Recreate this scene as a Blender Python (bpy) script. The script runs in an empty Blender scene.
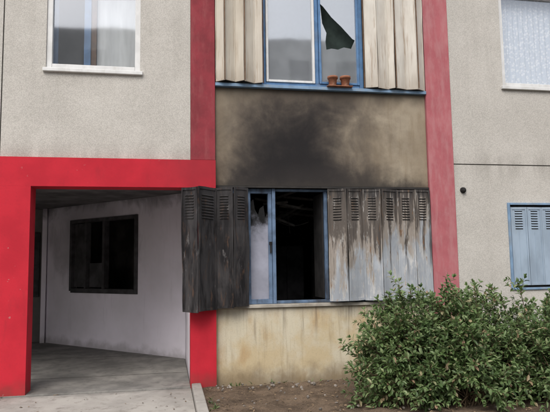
import bpy, bmesh, math, random
from mathutils import Matrix, Vector, noise as mnoise
random.seed(7)
sc=bpy.context.scene
# ---------------------------------------------------------------- helpers
def empty(name,loc=(0,0,0)):
    e=bpy.data.objects.new(name,None); e.location=loc; sc.collection.objects.link(e); return e
def mk(name,bm,mats,parent=None,smooth=False,bevel=0):
    me=bpy.data.meshes.new(name); bm.normal_update(); bm.to_mesh(me); bm.free()
    if not isinstance(mats,(list,tuple)): mats=[mats]
    for m in mats: me.materials.append(m)
    if smooth:
        for p in me.polygons: p.use_smooth=True
    o=bpy.data.objects.new(name,me); sc.collection.objects.link(o)
    if parent: o.parent=parent
    if bevel:
        b=o.modifiers.new('b','BEVEL'); b.width=bevel; b.segments=2; b.limit_method='ANGLE'
    return o
def addbox(bm,x0,x1,y0,y1,z0,z1,mi=0,M=None):
    vs=[Vector((x,y,z)) for x in (x0,x1) for y in (y0,y1) for z in (z0,z1)]
    if M: vs=[M@v for v in vs]
    v=[bm.verts.new(p) for p in vs]
    for f in ((0,1,3,2),(4,6,7,5),(0,4,5,1),(2,3,7,6),(0,2,6,4),(1,5,7,3)):
        fc=bm.faces.new([v[i] for i in f]); fc.material_index=mi
def boxes(name,lst,mat,parent=None,bevel=0,M=None):
    bm=bmesh.new()
    for b in lst: addbox(bm,*b[:6],mi=(b[6] if len(b)>6 else 0),M=M)
    bmesh.ops.recalc_face_normals(bm,faces=bm.faces)
    return mk(name,bm,mat,parent,bevel=bevel)
class N:
    def __init__(s,name):
        s.m=bpy.data.materials.new(name); s.m.use_nodes=True; s.t=s.m.node_tree; s.n=s.t.nodes; s.l=s.t.links
        s.b=s.n['Principled BSDF']; s.out=s.n['Material Output']
        s.co=s.n.new('ShaderNodeTexCoord').outputs['Object']
        sp=s.n.new('ShaderNodeSeparateXYZ'); s.l.new(s.co,sp.inputs[0]); s.x,s.y,s.z=sp.outputs
    def set(s,inp,v):
        if isinstance(v,bpy.types.NodeSocket): s.l.new(v,inp)
        else:
            if isinstance(v,(tuple,list)) and len(v)==3 and inp.type=='RGBA': v=(*v,1)
            inp.default_value=v
    def noise(s,scale,detail=4,rough=.55,st=(1,1,1),dist=0,off=(0,0,0)):
        mp=s.n.new('ShaderNodeMapping'); mp.inputs['Scale'].default_value=st; mp.inputs['Location'].default_value=off
        s.l.new(s.co,mp.inputs[0]); n=s.n.new('ShaderNodeTexNoise')
        n.inputs['Scale'].default_value=scale; n.inputs['Detail'].default_value=min(detail,4.5); n.inputs['Roughness'].default_value=rough
        n.inputs['Distortion'].default_value=dist
        s.l.new(mp.outputs[0],n.inputs['Vector']); return n.outputs['Fac']
    def voro(s,scale,feat='F1',out='Distance'):
        n=s.n.new('ShaderNodeTexVoronoi'); n.inputs['Scale'].default_value=scale; n.feature=feat
        s.l.new(s.co,n.inputs['Vector']); return n.outputs[out]
    def math(s,op,a,b=0.0,c=None):
        n=s.n.new('ShaderNodeMath'); n.operation=op; s.set(n.inputs[0],a); s.set(n.inputs[1],b)
        if c is not None: s.set(n.inputs[2],c)
        return n.outputs[0]
    def mr(s,v,a,b,c=0.0,d=1.0):
        n=s.n.new('ShaderNodeMapRange'); n.interpolation_type='SMOOTHSTEP'
        s.set(n.inputs[0],v); s.set(n.inputs[1],a); s.set(n.inputs[2],b); s.set(n.inputs[3],c); s.set(n.inputs[4],d); return n.outputs[0]
    def mix(s,f,a,b,bt='MIX'):
        n=s.n.new('ShaderNodeMix'); n.data_type='RGBA'; n.blend_type=bt
        s.set(n.inputs[0],f); s.set(n.inputs[6],a); s.set(n.inputs[7],b); return n.outputs[2]
    def mul(s,a,b): return s.math('MULTIPLY',a,b)
    def add(s,a,b): return s.math('ADD',a,b)
    def sub(s,a,b): return s.math('SUBTRACT',a,b)
    def bump(s,h,st=.3,d=.01):
        n=s.n.new('ShaderNodeBump'); n.inputs['Strength'].default_value=st; n.inputs['Distance'].default_value=d
        s.l.new(h,n.inputs['Height']); s.l.new(n.outputs[0],s.b.inputs['Normal'])
    def fin(s,col,rough=.9,metal=0,spec=.3):
        s.set(s.b.inputs['Base Color'],col); s.set(s.b.inputs['Roughness'],rough); s.b.inputs['Metallic'].default_value=metal
        s.b.inputs['Specular IOR Level'].default_value=spec; return s.m
# ---------------------------------------------------------------- materials
def m_concrete(name,c1,c2):
    s=N(name); big=s.noise(1.1,5,.6); c=s.mix(s.mr(big,.35,.65),c1,c2)
    st=s.noise(2.2,5,.6,(2.0,2.0,.22)); c=s.mix(s.mr(st,.5,.78,0,.12),c,(.27,.25,.22))
    ag=s.voro(120,out='Color'); bw=s.n.new('ShaderNodeRGBToBW'); s.l.new(ag,bw.inputs[0])
    c=s.mix(.20,c,s.mix(s.mr(bw.outputs[0],.15,.85),(.20,.18,.165),(.78,.75,.70)),'MIX')
    c=s.mix(s.mr(s.noise(14,4,.7),.5,.74,0,.18),c,(.25,.23,.21))
    dz=s.math('ABSOLUTE',s.sub(s.z,2.74)); c=s.mix(s.mul(s.mr(dz,.28,0,0,.32),s.mr(st,.35,.6)),c,(.21,.19,.165))
    c=s.mix(s.mul(s.mr(s.z,3.3,3.85,0,.12),s.mr(s.noise(4,5,.6,(2,2,.15)),.45,.65)),c,(.26,.24,.21))
    s.bump(s.noise(110,3),.6,.007); return s.fin(c,.95)
M_conc=m_concrete('pebbledash',(.525,.500,.458),(.455,.432,.392))
def m_panel_up():
    s=N('sooted_panel')
    c=s.mix(s.mr(s.noise(1.6,5,.6,(1,1,1.2)),.38,.64),(.45,.39,.295),(.345,.29,.21))
    c=s.mix(s.mr(s.noise(5,5,.6,(2.4,2,.3)),.5,.75,0,.45),c,(.22,.165,.10))
    c=s.mix(s.mr(s.noise(90,2,.6),.5,.75,0,.25),c,(.2,.18,.15))
    n1=s.sub(s.noise(1.9,6,.62,(1,1,1),.7),.5); n2=s.sub(s.noise(6,5,.65,(1,1,.8)),.5)
    zz=s.sub(s.z,2.40)
    cx=s.add(1.50,s.mul(zz,.16))
    dx=s.math('ABSOLUTE',s.sub(s.x,cx))
    def ell(rx,rz,k1,k2,ox=0.0):
        a=s.math('DIVIDE',dx if ox==0 else s.math('ABSOLUTE',s.sub(s.x,ox)),rx); b=s.math('DIVIDE',zz,rz)
        d=s.math('SQRT',s.add(s.mul(a,a),s.mul(b,b))); return s.add(d,s.add(s.mul(n1,k1),s.mul(n2,k2)))
    c=s.mix(s.mr(ell(2.4,3.2,.8,.35),1.05,.40,0,.70),c,(.150,.118,.086))
    c=s.mix(s.mr(ell(1.45,2.6,.75,.4),1.05,.30,0,.88),c,(.060,.050,.045))
    c=s.mix(s.mr(ell(.90,1.45,.7,.4),1.1,.35,0,.96),c,(.013,.012,.013))
    c=s.mix(s.mr(ell(1.5,.38,.5,.5,2.1),1.1,.4,0,.75),c,(.030,.026,.025))
    c=s.mix(s.mr(s.add(zz,s.mul(n2,.25)),.16,.0,0,.75),c,(.04,.035,.03))
    c=s.mix(s.mr(s.add(s.z,s.mul(n2,.3)),3.45,3.72,0,.70),c,(.085,.070,.056))
    c=s.mix(s.mr(s.add(s.x,s.mul(n1,.3)),3.0,3.5,0,.35),c,(.2,.15,.1))
    c=s.mix(s.mr(s.add(s.x,s.mul(n1,.2)),.80,.58,0,.35),c,(.16,.12,.08))
    s.bump(s.noise(70,4),.35,.005); return s.fin(c,.93)
M_pup=m_panel_up()
def m_panel_lo():
    s=N('stained_panel')
    c=s.mix(s.mr(s.noise(1.8,5,.65),.4,.62),(.55,.50,.38),(.50,.41,.26))
    n2=s.sub(s.noise(7,5,.65,(1,1,.6)),.5); n1=s.sub(s.noise(2.2,5,.6,(1.6,1,.7)),.5)
    c=s.mix(s.mr(n1,.02,.2,0,.55),c,(.40,.25,.11))
    c=s.mix(s.mr(s.noise(5,5,.6,(3,2,.25),0,(3,0,0)),.52,.75,0,.5),c,(.26,.19,.11))
    c=s.mix(s.mr(s.add(s.z,s.mul(n2,.35)),.30,.02,0,.75),c,(.15,.105,.06))
    c=s.mix(s.mr(s.add(s.z,s.mul(n2,.3)),.74,.97,0,.5),c,(.30,.28,.25))
    drip=s.noise(7,4,.7,(2.5,2,.12),0,(1,4,0))
    c=s.mix(s.mul(s.mr(drip,.52,.66,0,.5),s.mr(s.z,.35,.9)),c,(.15,.12,.09))
    c=s.mix(s.mr(s.noise(80,2,.6),.5,.75,0,.2),c,(.2,.17,.13))
    s.bump(s.noise(60,4),.35,.005); return s.fin(c,.93)
M_plo=m_panel_lo()
def m_red(name,c1,c2,wear,wcol,wamt,chips=False):
    s=N(name); c=s.mix(s.mr(s.noise(2.5,5,.6),.35,.65),c1,c2)
    c=s.mix(s.mr(s.noise(4,6,.7,(2.2,2,.5)),wear,wear+.25,0,wamt),c,wcol)
    c=s.mix(s.mr(s.noise(45,3,.7),.55,.75,0,wamt*.6),c,wcol)
    if chips:
        c=s.mix(s.mul(s.mr(s.noise(16,4,.7,off=(3,3,3)),.67,.70),s.mr(s.noise(2,2),.5,.6)),c,(.40,.20,.19))
        c=s.mix(s.mul(s.mr(s.math('ABSOLUTE',s.sub(s.x,.45)),.9,.1,0,.5),s.mr(s.add(s.z,s.mul(s.noise(6,4),.3)),2.3,2.75)),c,(.20,.025,.033))
    dz=s.mr(s.add(s.z,s.mul(s.noise(8,4),.3)),.40,.12,0,.6); c=s.mix(dz,c,(.13,.05,.04))
    s.bump(s.noise(55,4),.3,.004); return s.fin(c,.75,0,.2)
M_red=m_red('red_paint',(.50,.020,.036),(.42,.016,.030),.54,(.26,.022,.03),.5,True)
M_redL=m_red('red_paint_sooted',(.26,.038,.050),(.18,.030,.038),.45,(.30,.10,.10),.35)
M_redR=m_red('red_paint_faded',(.41,.125,.14),(.35,.10,.115),.40,(.45,.25,.25),.40)
def simple(name,c,r=.6,var=.25,sc_=12,metal=0,bump=.0,st=(1,1,1),dirt=None):
    s=N(name); d=tuple(x*(1-var) for x in c)
    col=s.mix(s.mr(s.noise(sc_,4,.6,st),.35,.65),c,d)
    if dirt: col=s.mix(s.mr(s.noise(sc_*.7,5,.7,(1,1,.3),0,(4,2,1)),.48,.72,0,dirt[1]),col,dirt[0])
    if bump: s.bump(s.noise(50,3),bump,.004)
    return s.fin(col,r,metal)
M_whitef=simple('white_window_frame',(.70,.70,.69),.4,.12,6,dirt=((.4,.38,.34),.4))
M_bluef=simple('blue_window_frame',(.10,.21,.39),.45,.25,8,dirt=((.17,.18,.20),.5))
M_bluesill=simple('blue_sill',(.20,.31,.45),.6,.2,8,dirt=((.28,.28,.26),.6))
M_burnf=simple('sooted_blue_frame',(.13,.195,.30),.6,.4,6,dirt=((.035,.035,.04),.9))
M_black=simple('charred',(.026,.024,.024),.9,.6,4,bump=.4)
M_blackroom=simple('charred_room',(.040,.035,.033),.95,.7,2.5,dirt=((.085,.072,.065),.6))
M_soffitgrey=simple('sooted_frame_grey',(.075,.072,.075),.7,.5,5,dirt=((.03,.03,.03),.6))
M_sill=simple('concrete_sill',(.40,.37,.32),.9,.3,6,bump=.3,dirt=((.16,.12,.08),.6))
M_ceil=simple('porch_ceiling',(.20,.19,.19),.9,.5,2,dirt=((.06,.055,.055),.6))
M_joint=simple('joint_dark',(.10,.095,.085),.95,.4,8)
M_room=simple('room_wall',(.20,.19,.18),.9,.2,3)
M_slab=simple('slab',(.3,.29,.27),.9,.2,3)
def m_porch():
    s=N('porch_wall_paint')
    c=s.mix(s.mr(s.noise(1.2,5,.55),.35,.65),(.86,.81,.88),(.78,.74,.79))
    n=s.sub(s.noise(2.4,6,.65,(1,1,.8),.5),.5)
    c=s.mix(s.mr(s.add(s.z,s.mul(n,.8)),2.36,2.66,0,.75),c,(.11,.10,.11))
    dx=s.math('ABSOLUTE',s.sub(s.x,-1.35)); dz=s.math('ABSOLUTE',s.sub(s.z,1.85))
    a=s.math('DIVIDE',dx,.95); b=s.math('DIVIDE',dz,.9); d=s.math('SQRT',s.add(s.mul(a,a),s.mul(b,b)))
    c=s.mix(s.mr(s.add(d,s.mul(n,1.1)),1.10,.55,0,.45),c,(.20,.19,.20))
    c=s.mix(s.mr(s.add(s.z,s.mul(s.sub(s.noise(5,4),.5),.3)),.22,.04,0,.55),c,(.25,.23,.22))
    c=s.mix(s.mr(s.noise(3,5,.7,(3,3,.3)),.55,.75,0,.22),c,(.45,.42,.44))
    s.bump(s.noise(35,4),.2,.003); return s.fin(c,.75)
M_porch=m_porch()
def m_floor():
    s=N('porch_floor')
    c=s.mix(s.mr(s.noise(2,5,.65),.35,.65),(.24,.23,.21),(.14,.135,.125))
    c=s.mix(s.mr(s.noise(9,6,.7),.5,.7,0,.5),c,(.08,.075,.07)); s.bump(s.noise(40,4),.3,.004); return s.fin(c,.85)
M_floor=m_floor()
def m_pave():
    s=N('pavement_concrete')
    c=s.mix(s.mr(s.noise(1.3,6,.65),.35,.65),(.40,.38,.345),(.29,.275,.25))
    c=s.mix(s.mr(s.noise(8,6,.75),.5,.7,0,.6),c,(.16,.14,.12))
    c=s.mix(s.mr(s.voro(140),.0,.25,.35,0),c,(.12,.11,.1))
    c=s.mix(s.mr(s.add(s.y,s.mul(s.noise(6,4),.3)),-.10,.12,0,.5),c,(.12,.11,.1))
    s.bump(s.add(s.noise(60,4),s.noise(6,3)),.35,.006); return s.fin(c,.9)
M_pave=m_pave()
def m_soil():
    s=N('soil')
    c=s.mix(s.mr(s.noise(3,6,.7),.35,.65),(.175,.125,.085),(.095,.067,.045))
    c=s.mix(s.mr(s.noise(28,5,.75),.5,.68,0,.6),c,(.045,.032,.023))
    c=s.mix(s.mr(s.noise(55,3,.7,off=(5,5,5)),.58,.70,0,.7),c,(.32,.25,.18))
    s.bump(s.add(s.noise(22,6,.7),s.noise(90,3)),.8,.02); return s.fin(c,.97)
M_soil=m_soil()
def m_shutter_burnt():
    s=N('burnt_metal_shutter')
    c=s.mix(s.mr(s.noise(4,5,.6,(1,1,.4)),.35,.65),(.36,.385,.415),(.28,.30,.325))
    n1=s.sub(s.noise(3.2,6,.65,(2.6,2,.45),.4),.5); n2=s.sub(s.noise(11,6,.7,(2,2,.35)),.5)
    c=s.mix(s.mr(s.add(n2,s.mul(n1,.8)),.02,.18,0,.8),c,(.52,.51,.49))
    n3=s.sub(s.noise(10,4,.6,(2.4,2,.10),0,(0,2,5)),.5)
    h=s.add(s.add(s.z,s.mul(n1,2.0)),s.mul(s.sub(2.9,s.x),.55))
    c=s.mix(s.mr(s.add(h,s.mul(n2,.6)),1.60,1.85,0,.8),c,(.25,.205,.16))
    c=s.mix(s.mr(s.add(s.add(h,s.mul(n3,2.4)),s.mul(n2,.6)),1.88,2.10,0,.88),c,(.070,.058,.050))
    c=s.mix(s.mr(s.noise(9,6,.75,(3,2,.5),0,(9,1,4)),.56,.66,0,.75),c,(.42,.41,.39))
    c=s.mix(s.mul(s.mr(n3,.06,.16,0,.8),s.mr(s.z,1.1,1.7)),c,(.05,.043,.04))
    c=s.mix(s.mr(s.add(s.z,s.mul(n3,.9)),2.20,2.42,0,.85),c,(.022,.02,.02))
    c=s.mix(s.mr(n2,.10,.2,0,.7),c,(.20,.105,.05))
    s.bump(s.noise(40,4),.25,.003); return s.fin(c,.7,0,.3)
M_shB=m_shutter_burnt()
def m_shutter_black():
    s=N('charred_metal_shutter')
    n1=s.noise(3.0,6,.65,(2.4,2,.5),.4); n2=s.noise(12,6,.7,(2,2,.4))
    c=s.mix(s.mr(n1,.38,.62),(.014,.013,.014),(.048,.045,.046))
    c=s.mix(s.mr(n2,.55,.68,0,.7),c,(.085,.050,.033))
    c=s.mix(s.mr(s.noise(5,5,.7,(2,2,.6),0,(7,3,1)),.62,.72,0,.6),c,(.20,.19,.19))
    s.bump(s.noise(40,4),.3,.003); return s.fin(c,.8,0,.2)
M_shK=m_shutter_black()
def m_shutter_cream():
    s=N('cream_metal_shutter')
    c=s.mix(s.mr(s.noise(3,5,.6,(1.5,1,.4)),.35,.65),(.62,.59,.53),(.51,.47,.41))
    n2=s.noise(8,6,.7,(3,4,.16)); c=s.mix(s.mr(n2,.52,.68,0,.6),c,(.27,.18,.11))
    c=s.mix(s.mr(s.add(s.x,s.mul(n2,.4)),1.6,1.1,0,.3),c,(.36,.29,.19))
    c=s.mix(s.mr(s.add(s.z,s.mul(n2,.5)),4.25,3.95,0,.4),c,(.22,.17,.12))
    return s.fin(c,.6,0,.3)
M_shC=m_shutter_cream()
M_shBlue=simple('pale_blue_shutter',(.33,.41,.50),.6,.2,4,st=(1,1,.4),dirt=((.26,.29,.32),.5))
M_slot=simple('louvre_shadow_metal',(.035,.032,.03),.8,.3,9)
M_rod=simple('rusty_rod',(.17,.10,.06),.7,.4,10)
def m_glass(name,refl,tint=(1,1,1),dirt=0,dcol=(.5,.5,.5),sootz=None):
    s=N(name); tr=s.n.new('ShaderNodeBsdfTransparent'); tr.inputs[0].default_value=(*tint,1)
    gl=s.n.new('ShaderNodeBsdfGlossy'); gl.inputs['Roughness'].default_value=.04; gl.inputs[0].default_value=(.90,.93,.97,1)
    wv=s.noise(1.6,2); bp=s.n.new('ShaderNodeBump'); bp.inputs['Strength'].default_value=.05; bp.inputs['Distance'].default_value=.02
    s.l.new(wv,bp.inputs['Height']); s.l.new(bp.outputs[0],gl.inputs['Normal'])
    m1=s.n.new('ShaderNodeMixShader'); m1.inputs[0].default_value=refl
    s.l.new(tr.outputs[0],m1.inputs[1]); s.l.new(gl.outputs[0],m1.inputs[2])
    df=s.n.new('ShaderNodeBsdfDiffuse'); c=dcol
    if sootz: c=s.mix(s.mr(s.add(s.z,s.mul(s.sub(s.noise(6,5),.5),.9)),sootz[0],sootz[1]),dcol,(.02,.02,.02))
    s.set(df.inputs[0],c)
    m2=s.n.new('ShaderNodeMixShader'); s.set(m2.inputs[0],s.mr(s.noise(2.5,5,.6),.3,.7,dirt*.8,min(1,dirt*1.2)))
    s.l.new(m1.outputs[0],m2.inputs[1]); s.l.new(df.outputs[0],m2.inputs[2]); s.l.new(m2.outputs[0],s.out.inputs[0]); return s.m
M_glass=m_glass('window_glass',.28,dirt=.06,dcol=(.55,.56,.57))
M_glassd=m_glass('dusty_glass',.42,dirt=.30,dcol=(.50,.53,.56))
M_glassb=m_glass('sooted_glass',.15,dirt=.8,dcol=(.36,.37,.44),sootz=(1.75,2.15))
M_curtain=simple('white_curtain',(.62,.65,.66),.9,.15,5,st=(3,3,.4))
def m_lace():
    s=N('lace_curtain'); v=s.voro(26,out='Distance'); w=s.noise(9,4,.6)
    c=s.mix(s.mr(s.add(v,s.mul(w,.4)),.45,.75),(.72,.74,.76),(.50,.55,.61)); return s.fin(c,.9)
M_lace=m_lace()
M_terra=simple('terracotta',(.36,.15,.085),.85,.3,20,bump=.3,dirt=((.45,.35,.28),.4))
M_green=simple('dark_cloth',(.03,.045,.04),.95,.4,6)

# ---------------------------------------------------------------- ground
bm=bmesh.new()
bmesh.ops.create_grid(bm,x_segments=2,y_segments=2,size=150); mk('ground',bm,M_soil)
bm=bmesh.new(); nx,ny=170,90; X0,X1,Y0,Y1=.405,9.0,-4.6,-.002
g=[[None]*(ny+1) for _ in range(nx+1)]
for i in range(nx+1):
    for j in range(ny+1):
        x=X0+(X1-X0)*i/nx; y=Y0+(Y1-Y0)*j/ny
        h=.022+.030*mnoise.noise(Vector((x*1.5,y*1.5,0)))+.022*mnoise.noise(Vector((x*6,y*6,2)))+.012*mnoise.noise(Vector((x*17,y*17,5)))
        g[i][j]=bm.verts.new((x,y,max(h,.004)))
for i in range(nx):
    for j in range(ny): bm.faces.new((g[i][j],g[i+1][j],g[i+1][j+1],g[i][j+1]))
mk('soil_bed',bm,M_soil,smooth=True)
boxes('pavement',[(-9,-2.33,-4.6,-1.505,-.1,.03),(-2.32,.285,-4.6,-1.505,-.1,.03),(-9,-2.33,-1.495,-.06,-.1,.03),(-2.32,.285,-1.495,-.06,-.1,.03)],M_pave,bevel=.006)
boxes('kerb',[(.29,.40,-1.0,-.06,-.1,.085),(.29,.40,-2.0,-1.008,-.1,.083),(.29,.40,-3.0,-2.008,-.1,.086),(.29,.40,-4.6,-3.008,-.1,.084)],M_pave,bevel=.012)
boxes('road',[(-60,60,-24,-4.62,-.1,.006)],simple('asphalt',(.055,.055,.055),.9,.3,8,bump=.4))

# ---------------------------------------------------------------- building
B=empty('apartment_building')
ZT=6.4; XL=-6.0; XR=10.0; T=.22
WLx0,WLx1,WLz0,WLz1=-1.43,-.33,3.83,5.25
WRx0,WRx1,WRz0,WRz1=4.56,5.95,3.86,5.25
SRx0,SRx1,SRz0,SRz1=4.55,5.75,1.10,2.21
def wall_with_hole(x0,x1,z0,z1,hx0,hx1,hz0,hz1,y0=0.,y1=T):
    return [(x0,hx0,y0,y1,z0,z1),(hx1,x1,y0,y1,z0,z1),(hx0,hx1,y0,y1,z0,hz0),(hx0,hx1,y0,y1,hz1,z1)]
w=[]
w+=wall_with_hole(-1.905,.28,2.745,ZT,WLx0,WLx1,WLz0,WLz1)
w+=[(XL,-1.92,0,T,2.745,ZT)]
w+=wall_with_hole(3.77,6.6,2.765,ZT,WRx0,WRx1,WRz0,WRz1)
w+=wall_with_hole(3.77,6.6,0,2.75,SRx0,SRx1,SRz0,SRz1)
w+=[(6.612,XR,0,T,2.765,ZT),(6.612,XR,0,T,0,2.75)]
boxes('concrete_walls',w,M_conc,B)
boxes('panel_joints',[(-1.925,-1.90,.012,T-.01,2.76,ZT-.01),(-5.9,.27,.012,T-.01,2.73,2.76),(3.78,XR,.012,T-.01,2.74,2.78),(6.59,6.62,.012,T-.01,0,ZT-.01)],M_joint,B)
boxes('red_pilaster_left',[(.283,.585,-.012,T,2.75,ZT)],M_redL,B,bevel=.004)
boxes('red_pilaster_right',[(3.41,3.767,-.012,T,0,ZT)],M_redR,B,bevel=.004)
boxes('red_entrance_frame',[(-2.0,-1.55,-.05,T,0,2.40),(.28,.585,-.05,T,0,2.40),(-5.99,.585,-.05,T,2.4005,2.742),(-5.99,-5.55,-.05,T,0,2.40)],M_red,B)  # beam and far pillar frame an unseen left opening added to light the porch
boxes('upper_bay_panel',[(.588,3.407,.03,T,2.44,3.69)],M_pup,B,bevel=.004)
boxes('lower_bay_panel',[(.588,3.407,.03,T,0,.925)],M_plo,B,bevel=.004)
boxes('upper_bay_sill',[(.588,3.407,-.03,T,3.693,3.735)],M_bluesill,B,bevel=.004)
boxes('lower_bay_sill',[(.588,3.407,-.005,T,.928,.968)],M_sill,B,bevel=.005)
boxes('bay_wall_above',[(.588,3.407,.03,T,5.30,ZT)],M_pup,B)
boxes('shutter_rail_lower',[(.588,3.407,.01,.06,2.415,2.438)],M_slot,B)
boxes('floor_slabs',[(XL,XR,.225,8,2.62,2.9),(XL,XR,.225,8,ZT-.3,ZT),(XL,XR,8.01,8.2,0,ZT),(XL,XL+.2,.225,8,0,2.61),(XL,XL+.2,.225,8,2.91,ZT-.31),
   (XR-.2,XR,.225,8,0,2.61),(XR-.2,XR,.225,8,2.91,ZT-.31)],M_slab,B)
boxes('roof_slab',[(XL-.1,XR+.1,-.15,8.3,ZT+.002,ZT+.25)],M_slab,B)
boxes('porch_ceiling',[(-5.7,.28,.225,7.9,2.60,2.618)],M_ceil,B)
boxes('porch_floor',[(-5.79,.28,-.055,7.99,-.05,.045)],M_floor,B,bevel=.008)
boxes('porch_floor_joint',[(-5.7,.27,.9,.915,.03,.047),(-5.7,.27,2.6,2.615,.03,.047)],M_joint,B)
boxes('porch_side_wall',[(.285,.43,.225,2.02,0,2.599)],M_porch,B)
A=Vector((.284,2.06)); Bp=Vector((-2.27,4.76)); L=(Bp-A).length; d=(Bp-A).normalized(); nrm=Vector((d.y,-d.x))
if nrm.y>0: nrm=-nrm
Mw=Matrix(((d.x,nrm.x,0,A.x),(d.y,nrm.y,0,A.y),(0,0,1,0),(0,0,0,1)))
u0=1.12; u1=2.98; z0,z1=1.03,2.33
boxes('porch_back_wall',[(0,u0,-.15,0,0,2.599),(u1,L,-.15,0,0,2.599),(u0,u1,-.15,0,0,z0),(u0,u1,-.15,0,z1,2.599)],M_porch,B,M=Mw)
boxes('porch_window_frame',[(u0-.02,u0+.05,-.1,.03,z0-.03,z1),(u1-.06,u1,-.1,.02,z0,z1),(u0+.052,u1-.062,-.1,.03,z0-.03,z0+.05),(u0+.062,u1-.062,-.1,.02,z1-.06,z1),(1.98,2.04,-.1,.01,z0+.052,z1-.062),(2.50,2.55,-.1,.01,z0+.052,z1-.062)],M_soffitgrey,B,M=Mw,bevel=.004)
boxes('porch_window_charred_leaf',[(2.56,2.91,-.06,-.045,z0+.07,z1-.07),(2.06,2.49,-.08,-.07,z0+.07,z0+.5)],M_soffitgrey,B,M=Mw)
boxes('porch_window_room',[(u0-.1,u1+.1,-.8,-.78,.9,2.5),(u0-.1,u0-.08,-.77,-.152,.9,2.5),(u1+.08,u1+.1,-.77,-.152,.9,2.5),(u0-.07,u1+.07,-.77,-.152,.9,.92),(u0-.07,u1+.07,-.77,-.152,2.48,2.5)],M_blackroom,B,M=Mw)
boxes('porch_far_wall',[(-5.79,-2.30,4.9,5.0,0,2.599)],M_room,B)
boxes('porch_dark_door',[(-2.86,-2.43,4.86,4.897,.9,2.15)],M_soffitgrey,B,bevel=.01)
boxes('porch_corner_edge',[(-2.36,-2.28,4.70,4.86,.046,2.598)],M_porch,B)
boxes('burnt_room',[(.445,3.8,3.6,3.7,0,2.6),(.445,.5,.225,3.59,0,2.6),(3.75,3.8,.225,3.59,0,2.6),(.51,3.74,.225,3.59,2.56,2.60),(.51,3.74,.225,3.59,.0,.04)],M_blackroom,B)
boxes('burnt_wardrobe',[(1.62,2.2,2.2,2.8,.05,1.75),(1.66,1.89,2.17,2.198,.1,1.70),(1.92,2.16,2.17,2.198,.1,1.70)],M_soffitgrey,B)
boxes('room_partition',[(1.42,1.47,1.2,1.3,.05,2.55),(2.3,2.9,2.0,2.1,.05,2.5)],M_blackroom,B)
bm=bmesh.new()
for k in range(11):
    x=random.uniform(1.4,2.0); z=random.uniform(2.05,2.5); y=random.uniform(.5,1.6); a=random.uniform(-.6,.6)
    M=Matrix.Translation((x,y,z))@Matrix.Rotation(a,4,'Y')
    addbox(bm,-random.uniform(.15,.4),random.uniform(.15,.4),-.008,.008,-.015,.015,0,M)
def tube(bm,pts,r,seg=5,mi=0,taper=1.0):
    rings=[]
    for i,p in enumerate(pts):
        t=(pts[min(i+1,len(pts)-1)]-pts[max(i-1,0)]).normalized()
        a=t.orthogonal().normalized(); b=t.cross(a); rr=r*(1+(taper-1)*i/(len(pts)-1))
        rings.append([bm.verts.new(p+(a*math.cos(q)+b*math.sin(q))*rr) for q in [2*math.pi*s/seg for s in range(seg)]])
    for i in range(len(rings)-1):
        for s in range(seg):
            f=bm.faces.new((rings[i][s],rings[i][(s+1)%seg],rings[i+1][(s+1)%seg],rings[i+1][s])); f.material_index=mi
for (xa,za,xb,zb,sg,y) in [(1.36,2.2,1.98,2.05,.12,.9),(1.7,2.4,1.75,1.9,.0,1.1)]:
    tube(bm,[Vector((xa+(xb-xa)*t/10,y,za+(zb-za)*t/10-sg*math.sin(math.pi*t/10))) for t in range(11)],.005)
mk('hanging_debris',bm,simple('ash_grey',(.10,.095,.09),.9,.5,10),B)
boxes('burnt_window_frame',[(.985,1.03,.08,.15,.97,2.41),(1.03,1.30,.08,.15,.97,1.03),(1.03,1.30,.08,.15,2.35,2.41),(1.255,1.30,.08,.15,1.03,2.35),
   (1.303,1.345,.06,.16,.97,2.41),(1.347,3.40,.09,.15,.97,1.005),(1.347,3.40,.09,.15,2.38,2.41),(1.99,2.03,.09,.15,1.007,2.378),(.59,.983,.09,.15,.97,1.03),(.59,.983,.09,.15,2.35,2.41)],M_burnf,B,bevel=.004)
def poly_pane(name,outer,holes,y,mat,parent):
    bm=bmesh.new(); es=[]
    for lp in [outer]+holes:
        vs=[bm.verts.new((p[0],y,p[1])) for p in lp]
        for i in range(len(vs)): es.append(bm.edges.new((vs[i],vs[(i+1)%len(vs)])))
    bmesh.ops.triangle_fill(bm,use_beauty=True,use_dissolve=False,edges=es)
    return mk(name,bm,mat,parent)
poly_pane('burnt_window_pane',[(1.03,1.03),(1.255,1.03),(1.255,2.12),(1.22,2.05),(1.20,2.20),(1.15,2.16),(1.13,2.08),(1.09,2.15),(1.07,2.28),(1.03,2.24)],[],.11,M_glassb,B)
boxes('burnt_casement_open',[(1.975,1.99,.16,.60,1.02,2.37)],M_black,B)
boxes('window_handle',[(1.272,1.288,.055,.078,1.60,1.72),(1.262,1.298,.07,.079,1.70,1.74)],M_black,B,bevel=.003)

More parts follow.
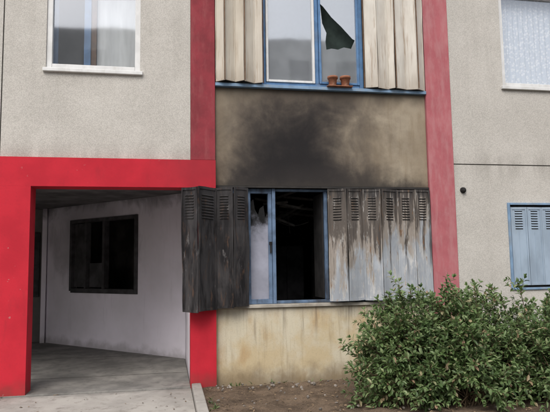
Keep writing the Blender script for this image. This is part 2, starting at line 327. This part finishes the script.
# ---------------------------------------------------------------- shutters
def shutter(bm,a,b,z0,z1,th=.018,warp=.0,louv=True,lz=None,lean=0,cols=1,slotm=1,rim=.022,rows=8,pitch=.034,inset=0,rib=True):
    a=Vector(a); b=Vector(b); L=(b-a).length; u=(b-a)/L; v=Vector((u.y,-u.x))
    if v.y>0: v=-v
    def bx(u0,u1,v0,v1,w0,w1,mi=0,tilt=0):
        nz=max(1,int((w1-w0)/.12)); nu=3 if (u1-u0)>.1 and warp else 1
        grid={}
        for k in range(nz+1):
            z=w0+(w1-w0)*k/nz
            for i in range(nu+1):
                uu=u0+(u1-u0)*i/nu
                for j,vv in enumerate((v0,v1)):
                    t=(k/nz-.5)*tilt
                    p2=a+u*uu+v*(vv+t)
                    wv=warp*(mnoise.noise(Vector((p2.x*2.2,p2.y*2,z*1.6)))+.5*mnoise.noise(Vector((p2.x*7,p2.y*3,z*4))))
                    f=(z-z0)/(z1-z0)
                    zz=z+ (warp*.5*mnoise.noise(Vector((p2.x*5,3,0))) if warp else 0)
                    grid[(k,i,j)]=bm.verts.new((p2.x+v.x*wv+u.x*lean*(f-.5),p2.y+v.y*wv,zz))
        def q(*ids):
            f=bm.faces.new([grid[i] for i in ids]); f.material_index=mi
        for k in range(nz):
            for i in range(nu):
                q((k,i,0),(k,i+1,0),(k+1,i+1,0),(k+1,i,0)); q((k,i,1),(k+1,i,1),(k+1,i+1,1),(k,i+1,1))
            q((k,0,0),(k+1,0,0),(k+1,0,1),(k,0,1)); q((k,nu,0),(k,nu,1),(k+1,nu,1),(k+1,nu,0))
        for i in range(nu):
            q((0,i,0),(0,i,1),(0,i+1,1),(0,i+1,0)); q((nz,i,0),(nz,i+1,0),(nz,i+1,1),(nz,i,1))
    bx(.003,L-.003,0,th*.5,z0,z1)
    for (p,q_) in ((.003,rim),(L-rim,L-.003)): bx(p,q_,th*.5,th,z0,z1)
    bx(rim,L-rim,th*.5,th*.95,z0,z0+.03); bx(rim,L-rim,th*.5,th*.95,z1-.03,z1)
    if rib and L>.16: bx(L*.5-.006,L*.5+.006,th*.5,th*.7,z0+.03,(lz[0]-.04 if lz else z1-.03))
    if louv and lz:
        cw=(L-2*rim-.02)/cols
        for c in range(cols):
            s0=rim+.01+c*cw+.012+inset; s1=rim+.01+(c+1)*cw-.012-inset
            for r in range(rows):
                z=lz[0]+r*pitch
                if z>lz[1]: break
                bx(s0,s1,th*.5,th*.56,z,z+pitch*.38,slotm)
                bx(s0,s1,th*.5,th*1.0,z+pitch*.40,z+pitch*.62,0,tilt=-.006)
def shutters(name,poly,z0,z1,mat,**k):
    bm=bmesh.new()
    for i in range(len(poly)-1):
        j=random.uniform(-.008,.008) if k.get('warp') else 0
        shutter(bm,poly[i],poly[i+1],z0+j,z1+j*.4,**k)
    bmesh.ops.recalc_face_normals(bm,faces=bm.faces)
    return mk(name,bm,[mat,M_slot],B)
n=6; pl=[]
for i in range(n+1):
    x=2.005+(3.395-2.005)*i/n; pl.append((x,-.012-(.055+.02*math.sin(i*2.1) if i%2 else 0)))
shutters('burnt_shutters_right',pl,.985,2.400,M_shB,warp=.022,lz=(2.00,2.32),rows=9,cols=1,inset=.025)
bm=bmesh.new()
PL=[((.985,-.02),(.79,-.13),0),((.79,-.13),(.575,-.07),0),((.585,-.075),(.355,-.30),.01),((.36,-.305),(.185,-.13),.03)]
for k,(a,b,ln) in enumerate(PL):
    shutter(bm,a,b,.955-.012*k,2.40-.006*k,warp=.028,lz=(2.0,2.32),lean=ln,rows=9,inset=.015)
bmesh.ops.recalc_face_normals(bm,faces=bm.faces)
mk('burnt_shutters_left',bm,[M_shK,M_slot],B)
shutters('cream_shutters_left',[(.60,-.01),(.70,-.09),(.84,-.01),(.95,-.10),(1.08,-.02),(1.19,-.06)],3.745,5.28,M_shC,louv=False,rim=.012,warp=.014,rib=False)
shutters('cream_shutters_right',[(2.56,-.02),(2.72,-.07),(2.88,-.01),(2.96,-.08),(3.12,-.03),(3.27,-.08),(3.39,-.01)],3.745,5.28,M_shC,louv=False,rim=.012,warp=.014,rib=False)
bm=bmesh.new()
for x,y in [(.70,-.12),(.95,-.13),(2.96,-.105),(1.20,-.02),(2.55,-.02),(3.27,-.11)]:
    addbox(bm,x-.006,x+.006,y-.006,y+.006,3.75,5.27)
mk('shutter_rods',bm,M_rod,B,bevel=.002)
pl=[(SRx0+.02+(SRx1-SRx0-.04)*i/5,.02-(.02 if i%2 else 0)) for i in range(6)]
shutters('blue_shutters',pl,SRz0+.03,SRz1-.03,M_shBlue,lz=(1.88,2.12),rows=8,inset=.02)
boxes('blue_shutter_frame',[(SRx0-.03,SRx0+.005,-.02,.1,SRz0-.03,SRz1+.03),(SRx1-.005,SRx1+.03,-.02,.1,SRz0-.03,SRz1+.03),(SRx0+.007,SRx1-.007,-.02,.1,SRz1,SRz1+.03),(SRx0+.007,SRx1-.007,-.02,.1,SRz0-.03,SRz0)],M_bluesill,B,bevel=.004)
boxes('blue_shutter_back',[(SRx0,SRx1,.12,.2,SRz0,SRz1)],M_room,B)

# ---------------------------------------------------------------- upper windows
def frame(name,x0,x1,z0,z1,t,y0,y1,mat,mull=()):
    l=[(x0,x0+t,y0,y1,z0,z1),(x1-t,x1,y0,y1,z0,z1),(x0+t+.001,x1-t-.001,y0,y1,z0,z0+t),(x0+t+.001,x1-t-.001,y0,y1,z1-t,z1)]
    for m in mull: l.append((m-t*.45,m+t*.45,y0+.004,y1,z0+t+.001,z1-t-.001))
    return boxes(name,l,mat,B,bevel=.005)
frame('bay_window_frame',1.19,2.56,3.737,5.29,.055,.05,.12,M_bluef,(1.925,))
frame('bay_sash_left',1.25,1.895,3.795,5.23,.030,.035,.085,M_whitef)
frame('bay_sash_right',1.955,2.503,3.795,5.23,.03,.035,.085,M_bluef)
boxes('bay_side_blank',[(.59,1.188,.07,.12,3.737,5.29),(2.562,3.405,.07,.12,3.737,5.29)],M_joint,B)
poly_pane('bay_pane_left',[(1.28,3.825),(1.865,3.825),(1.865,5.2),(1.28,5.2)],[],.065,M_glassd,B)
hole=[(1.985,4.90),(2.03,4.86),(2.14,4.72),(2.27,4.60),(2.42,4.44),(2.455,4.42),(2.40,4.30),(2.30,4.315),(2.22,4.28),(2.13,4.29),(2.06,4.27),(2.05,4.38),(2.065,4.5),(2.01,4.63)]
poly_pane('bay_pane_broken',[(1.985,3.825),(2.473,3.825),(2.473,5.2),(1.985,5.2),],[[(x+.004,z) for x,z in hole]],.065,M_glassd,B)
boxes('bay_room',[(.6,3.4,1.2,1.3,2.91,6.0),(.5,.59,.225,1.3,2.91,6.0),(3.41,3.5,.225,1.3,2.91,6.0)],M_room,B)
boxes('bay_dark_blind',[(1.95,2.54,.20,.21,3.9,5.25)],M_green,B)
frame('left_window_frame',WLx0,WLx1,WLz0,WLz1,.065,.02,.10,M_whitef)
boxes('left_window_sill',[(WLx0-.03,WLx1+.03,-.04,.02,WLz0-.045,WLz0)],M_whitef,B,bevel=.006)
poly_pane('left_window_pane',[(WLx0+.06,WLz0+.06),(WLx1-.06,WLz0+.06),(WLx1-.06,WLz1-.06),(WLx0+.06,WLz1-.06)],[],.07,M_glass,B)
frame('right_window_frame',WRx0,WRx1,WRz0,WRz1,.065,.03,.10,M_whitef)
boxes('right_window_sill',[(WRx0-.03,WRx1+.03,-.04,.028,WRz0-.045,WRz0)],M_whitef,B,bevel=.006)
poly_pane('right_window_pane',[(WRx0+.06,WRz0+.06),(WRx1-.06,WRz0+.06),(WRx1-.06,WRz1-.06),(WRx0+.06,WRz1-.06)],[],.08,M_glass,B)
def curtain(name,x0,x1,z0,z1,y,mat,amp=.02,per=.09):
    bm=bmesh.new(); n=int((x1-x0)/.008); prev=None
    for i in range(n+1):
        x=x0+(x1-x0)*i/n; yy=y+amp*math.sin(x/per*6.283+1.5*math.sin(x*5))
        a=bm.verts.new((x,yy,z0+.01*math.sin(x*30))); b=bm.verts.new((x,y+.4*(yy-y),z1))
        if prev: bm.faces.new((prev[0],a,b,prev[1]))
        prev=(a,b)
    mk(name,bm,mat,B,smooth=True)
curtain('right_window_curtain',WRx0+.03,WRx1-.03,WRz0+.07,WRz1,.17,M_lace)
curtain('left_window_curtain',-.88,WLx1-.02,WLz0-.02,WLz1,.30,M_curtain,.01,.17)
boxes('left_window_reflection_blue',[(-1.03,-.95,.24,.28,3.75,5.4),(-1.40,-1.34,.24,.28,3.75,5.4)],M_bluef,B)  # blue strips behind the pane, standing in for shapes reflected in it
boxes('left_window_reflection_brown',[(-.945,-.885,.26,.32,3.75,5.4)],M_rod,B)  # brown strip added as part of the pane's imitated reflection
boxes('upper_rooms',[(-5,.3,2.2,2.3,2.91,6.05),(3.9,9,1.2,1.3,2.91,6.05)],M_room,B)
bm=bmesh.new()
Mv=Matrix.Translation((3.885,-.012,2.405))@Matrix.Rotation(math.pi/2,4,'X')
bmesh.ops.create_cone(bm,cap_ends=True,segments=20,radius1=.042,radius2=.036,depth=.03,matrix=Mv)
bmesh.ops.create_uvsphere(bm,u_segments=16,v_segments=8,radius=.028,matrix=Matrix.Translation((3.885,-.03,2.40)))
mk('wall_light',bm,M_black,None,smooth=False)

# ---------------------------------------------------------------- flower pots
def pot(x,y,z,r,h):
    prof=[(.0,0),(r*.68,0),(r*.70,h*.02),(r*.92,h*.74),(r*1.06,h*.75),(r*1.10,h*.98),(r*1.06,h),(r*.94,h),(r*.92,h*.86),(0,h*.86)]
    bm=bmesh.new(); seg=24; rings=[]
    for (rr,zz) in prof:
        if rr==0: rings.append([bm.verts.new((0,0,zz))])
        else: rings.append([bm.verts.new((rr*math.cos(q),rr*math.sin(q),zz)) for q in [2*math.pi*s/seg for s in range(seg)]])
    for i in range(len(rings)-1):
        A_,B_=rings[i],rings[i+1]
        for s in range(seg):
            s2=(s+1)%seg
            if len(A_)==1: f=bm.faces.new((A_[0],B_[s2],B_[s]))
            elif len(B_)==1: f=bm.faces.new((A_[s],A_[s2],B_[0]))
            else: f=bm.faces.new((A_[s],A_[s2],B_[s2],B_[s]))
            f.material_index=1 if i==len(rings)-2 else 0
    o=mk('flower_pot',bm,[M_terra,M_soil]); o.location=(x,y,z)
    for p in o.data.polygons: p.use_smooth=(p.material_index==0)
boxes('flower_pot_tray',[(2.03,2.37,-.085,.02,3.737,3.748)],M_terra,B,bevel=.004)
pot(2.11,-.03,3.749,.063,.125); pot(2.28,-.03,3.749,.066,.13)

# ---------------------------------------------------------------- shrub
def m_leaf():
    s=N('shrub_leaf'); g=s.n.new('ShaderNodeNewGeometry').outputs['Random Per Island']
    r=s.n.new('ShaderNodeValToRGB'); s.l.new(g,r.inputs[0]); e=r.color_ramp.elements
    e[0].color=(.065,.115,.035,1); e[0].position=0
    e[1].color=(.38,.43,.22,1); e[1].position=1
    for p,c in ((.35,(.115,.185,.060,1)),(.7,(.18,.26,.10,1)),(.92,(.28,.35,.16,1)),(.97,(.38,.22,.15,1))):
        x=e.new(p); x.color=c
    col=s.mix(s.mr(s.noise(3,3),.35,.65,0,.35),r.outputs[0],(.055,.10,.038))
    s.fin(col,.5,0,.45)
    tl=s.n.new('ShaderNodeBsdfTranslucent'); s.l.new(col,tl.inputs[0]); mx=s.n.new('ShaderNodeMixShader'); mx.inputs[0].default_value=.25
    s.l.new(s.b.outputs[0],mx.inputs[1]); s.l.new(tl.outputs[0],mx.inputs[2]); s.l.new(mx.outputs[0],s.out.inputs[0]); return s.m
M_leaf=m_leaf(); M_stem=simple('shrub_stem',(.12,.085,.05),.9,.3,20)
verts=[];faces=[]
def leaf(p,dirv,ln,wd):
    dirv=dirv.normalized(); up=Vector((random.uniform(-.5,.5),random.uniform(-.7,.3),1)).normalized()
    side=dirv.cross(up)
    if side.length<.05: side=Vector((1,0,0))
    side.normalize(); up=side.cross(dirv)
    i=len(verts); dr=-up*ln*random.uniform(.05,.25)
    verts.extend([p,p+dirv*ln*.35+side*wd*.5+up*wd*.18,p+dirv*ln*.72+side*wd*.38+up*wd*.12+dr*.4,p+dirv*ln+dr,
                  p+dirv*ln*.72-side*wd*.38+up*wd*.12+dr*.4,p+dirv*ln*.35-side*wd*.5+up*wd*.18,p+dirv*ln*.5+dr*.15])
    faces.extend([(i,i+1,i+6),(i+1,i+2,i+6),(i+2,i+3,i+6),(i+3,i+4,i+6),(i+4,i+5,i+6),(i+5,i,i+6)])
sb=bmesh.new()
def rv(): return Vector((random.gauss(0,1),random.gauss(0,1),random.gauss(0,1))).normalized()
def twig(p,dv,ln,r,dens=.019,start=.15,sc_=1):
    pts=[p.copy()]; cur=p.copy(); dv=dv.normalized(); st=5
    for k in range(st):
        dv=(dv+rv()*.13+Vector((0,0,.03))).normalized(); cur=cur+dv*ln/st; pts.append(cur.copy())
    tube(sb,pts,r,3,0,.4)
    nn=int(ln/dens); ang=random.random()*6.28
    for k in range(nn):
        t=start+(1-start)*k/nn; f=t*st; i=min(int(f),st-1); q=pts[i].lerp(pts[i+1],f-i)
        tan=(pts[i+1]-pts[i]).normalized(); a=tan.orthogonal().normalized(); b=tan.cross(a); ang+=2.4
        o=a*math.cos(ang)+b*math.sin(ang)
        leaf(q,o+tan*random.uniform(.4,.9),random.uniform(.045,.082)*sc_,random.uniform(.021,.036)*sc_)
    for k in range(5):
        leaf(pts[-1],dv+rv()*.7,random.uniform(.035,.065)*sc_,random.uniform(.018,.03)*sc_)
lobes=[(Vector((2.72,-1.15,0)),.92,.62,1.33,80),(Vector((3.35,-1.05,0)),.85,.7,1.33,76),(Vector((4.05,-1.15,0)),.9,.7,1.16,74),(Vector((4.9,-1.2,0)),.8,.6,1.0,24),(Vector((3.0,-1.5,0)),1.0,.42,.82,66),(Vector((3.9,-1.6,0)),.7,.4,.75,40),(Vector((2.38,-1.35,0)),.55,.3,.95,34)]
for (c,rx,ry,rz,nst) in lobes:
    for k in range(nst):
        az=random.random()*6.283; el=math.asin(random.uniform(.08,1)); s=random.uniform(.72,1.0)
        if random.random()<.10: s*=1.06
        end=c+Vector((math.cos(az)*math.cos(el)*rx,math.sin(az)*math.cos(el)*ry,math.sin(el)*rz))*s
        base=c+Vector((random.uniform(-.16,.16),random.uniform(-.12,.12),0))
        ctrl=base.lerp(end,.45)+Vector((0,0,.22*math.cos(el)+.05))
        pts=[base*(1-t)**2+ctrl*2*t*(1-t)+end*t*t for t in [q/8 for q in range(9)]]
        tube(sb,pts,.008,4,0,.4)
        tan=(pts[-1]-pts[-2]).normalized()
        twig(pts[-2],tan,.17,.003)
        for q in range(9):
            i=random.randint(3,7); p=pts[i].lerp(pts[i+1],random.random())
            twig(p,(pts[i+1]-pts[i]).normalized()*.7+rv()*.8+Vector((0,0,.2)),random.uniform(.12,.22),.0028,.022)
SH=empty('shrub')
me=bpy.data.meshes.new('leaves'); me.from_pydata([tuple(v) for v in verts],[],faces); me.materials.append(M_leaf)
o=bpy.data.objects.new('leaves',me); sc.collection.objects.link(o); o.parent=SH
mk('stems',sb,M_stem,SH,smooth=True)
verts=[];faces=[]
for k in range(26):
    if k%3==0: p=Vector((random.uniform(.42,.5),random.uniform(-1.8,-.1),.03))
    else: p=Vector((random.uniform(.6,3.4),random.uniform(-.12,-.02),.03))
    for j in range(random.randint(3,7)):
        leaf(p,Vector((random.uniform(-1,1),random.uniform(-1,.2),random.uniform(.3,1.4))),random.uniform(.03,.07),random.uniform(.006,.016))
me=bpy.data.meshes.new('weeds'); me.from_pydata([tuple(v) for v in verts],[],faces); me.materials.append(M_leaf)
o=bpy.data.objects.new('weeds',me); sc.collection.objects.link(o)

# ---------------------------------------------------------------- litter
verts=[];faces=[]
for k in range(1300):
    x=random.uniform(.45,5.5); y=random.uniform(-3.2,-.03); p=Vector((x,y,.042+random.uniform(0,.012)))
    leaf(p,Vector((random.uniform(-1,1),random.uniform(-1,1),random.uniform(-.1,.15))),random.uniform(.02,.05),random.uniform(.010,.022))
for k in range(60):
    x=random.uniform(-2.5,.27); y=random.uniform(-1.6,-.07)
    leaf(Vector((x,y,.038)),Vector((random.uniform(-1,1),random.uniform(-1,1),0)),random.uniform(.02,.04),.015)
me=bpy.data.meshes.new('leaf_litter'); me.from_pydata([tuple(v) for v in verts],[],faces)
s=N('dead_leaf'); g=s.n.new('ShaderNodeNewGeometry').outputs['Random Per Island']
me.materials.append(s.fin(s.mix(g,(.05,.033,.02),(.24,.17,.105)),.9))
o=bpy.data.objects.new('leaf_litter',me); sc.collection.objects.link(o)
bm=bmesh.new()
for k in range(260):
    x=random.uniform(.45,5.0); y=random.uniform(-3,-.05) if k%3 else random.uniform(-.35,-.03); r=random.uniform(.006,.022)
    bmesh.ops.create_icosphere(bm,subdivisions=1,radius=r,matrix=Matrix.Translation((x,y,.03+r*.5))@Matrix.Rotation(random.random()*3,4,'X')@Matrix.Diagonal((1,random.uniform(.6,1.3),random.uniform(.4,.8),1)))
mk('rubble',bm,simple('rubble_stone',(.26,.23,.20),.95,.5,15))

# ---------------------------------------------------------------- building opposite (seen in window reflections)
O=empty('apartment_building')
oc=simple('render_white',(.60,.59,.56),.9,.1,.5); og=simple('dark_opening',(.06,.07,.09),.4,.2,1)
boxes('body',[(-14,22,-44,-32,0,17.5)],oc,O)
lw=[]
for r in range(5):
    for c in range(10): lw.append((-12.5+c*3.5,-11.0+c*3.5,-32,-31.95,1.2+r*3.3,2.8+r*3.3))
boxes('windows',lw,og,O); boxes('balconies',[(-14,22,-31.94,-31.6,3.55+r*3.3,3.75+r*3.3) for r in range(4)],oc,O)

# ---------------------------------------------------------------- light
W=bpy.data.worlds.new("World"); sc.world=W; W.use_nodes=True; nt=W.node_tree
sky=nt.nodes.new('ShaderNodeTexSky'); sky.sky_type='NISHITA'; sky.sun_disc=False
el=math.radians(50); sd=Vector((-.35,-.8,0)).normalized()*math.cos(el)+Vector((0,0,math.sin(el)))
sky.sun_elevation=el; sky.sun_rotation=math.atan2(sd.x,sd.y)%(2*math.pi); sky.air_density=1.0; sky.dust_density=4; sky.ozone_density=1
hs=nt.nodes.new('ShaderNodeHueSaturation'); hs.inputs['Saturation'].default_value=.40; hs.inputs['Value'].default_value=1.55
nt.links.new(sky.outputs[0],hs.inputs['Color']); nt.links.new(hs.outputs[0],nt.nodes['Background'].inputs[0]); nt.nodes['Background'].inputs[1].default_value=.15
sl=bpy.data.lights.new('sun','SUN'); sl.energy=1.1; sl.angle=math.radians(35); sl.color=(1,.96,.9)
so=bpy.data.objects.new('sun',sl); sc.collection.objects.link(so); so.rotation_euler=sd.to_track_quat('Z','Y').to_euler()
# ---------------------------------------------------------------- camera
R=(Matrix.Rotation(math.radians(-10.6),3,'Z')@Matrix.Rotation(math.radians(95.8),3,'X')@Matrix.Rotation(math.radians(-0.86),3,'Z'))
cd=bpy.data.cameras.new('camera'); cd.lens=36*580/550; cd.sensor_width=36; cd.clip_end=500; cd.clip_start=.05
co=bpy.data.objects.new('camera',cd); co.matrix_world=Matrix.Translation((0,-7.1,1.45))@R.to_4x4(); sc.collection.objects.link(co); sc.camera=co
sc.view_settings.view_transform='Standard'; sc.view_settings.look='None'; sc.view_settings.exposure=0
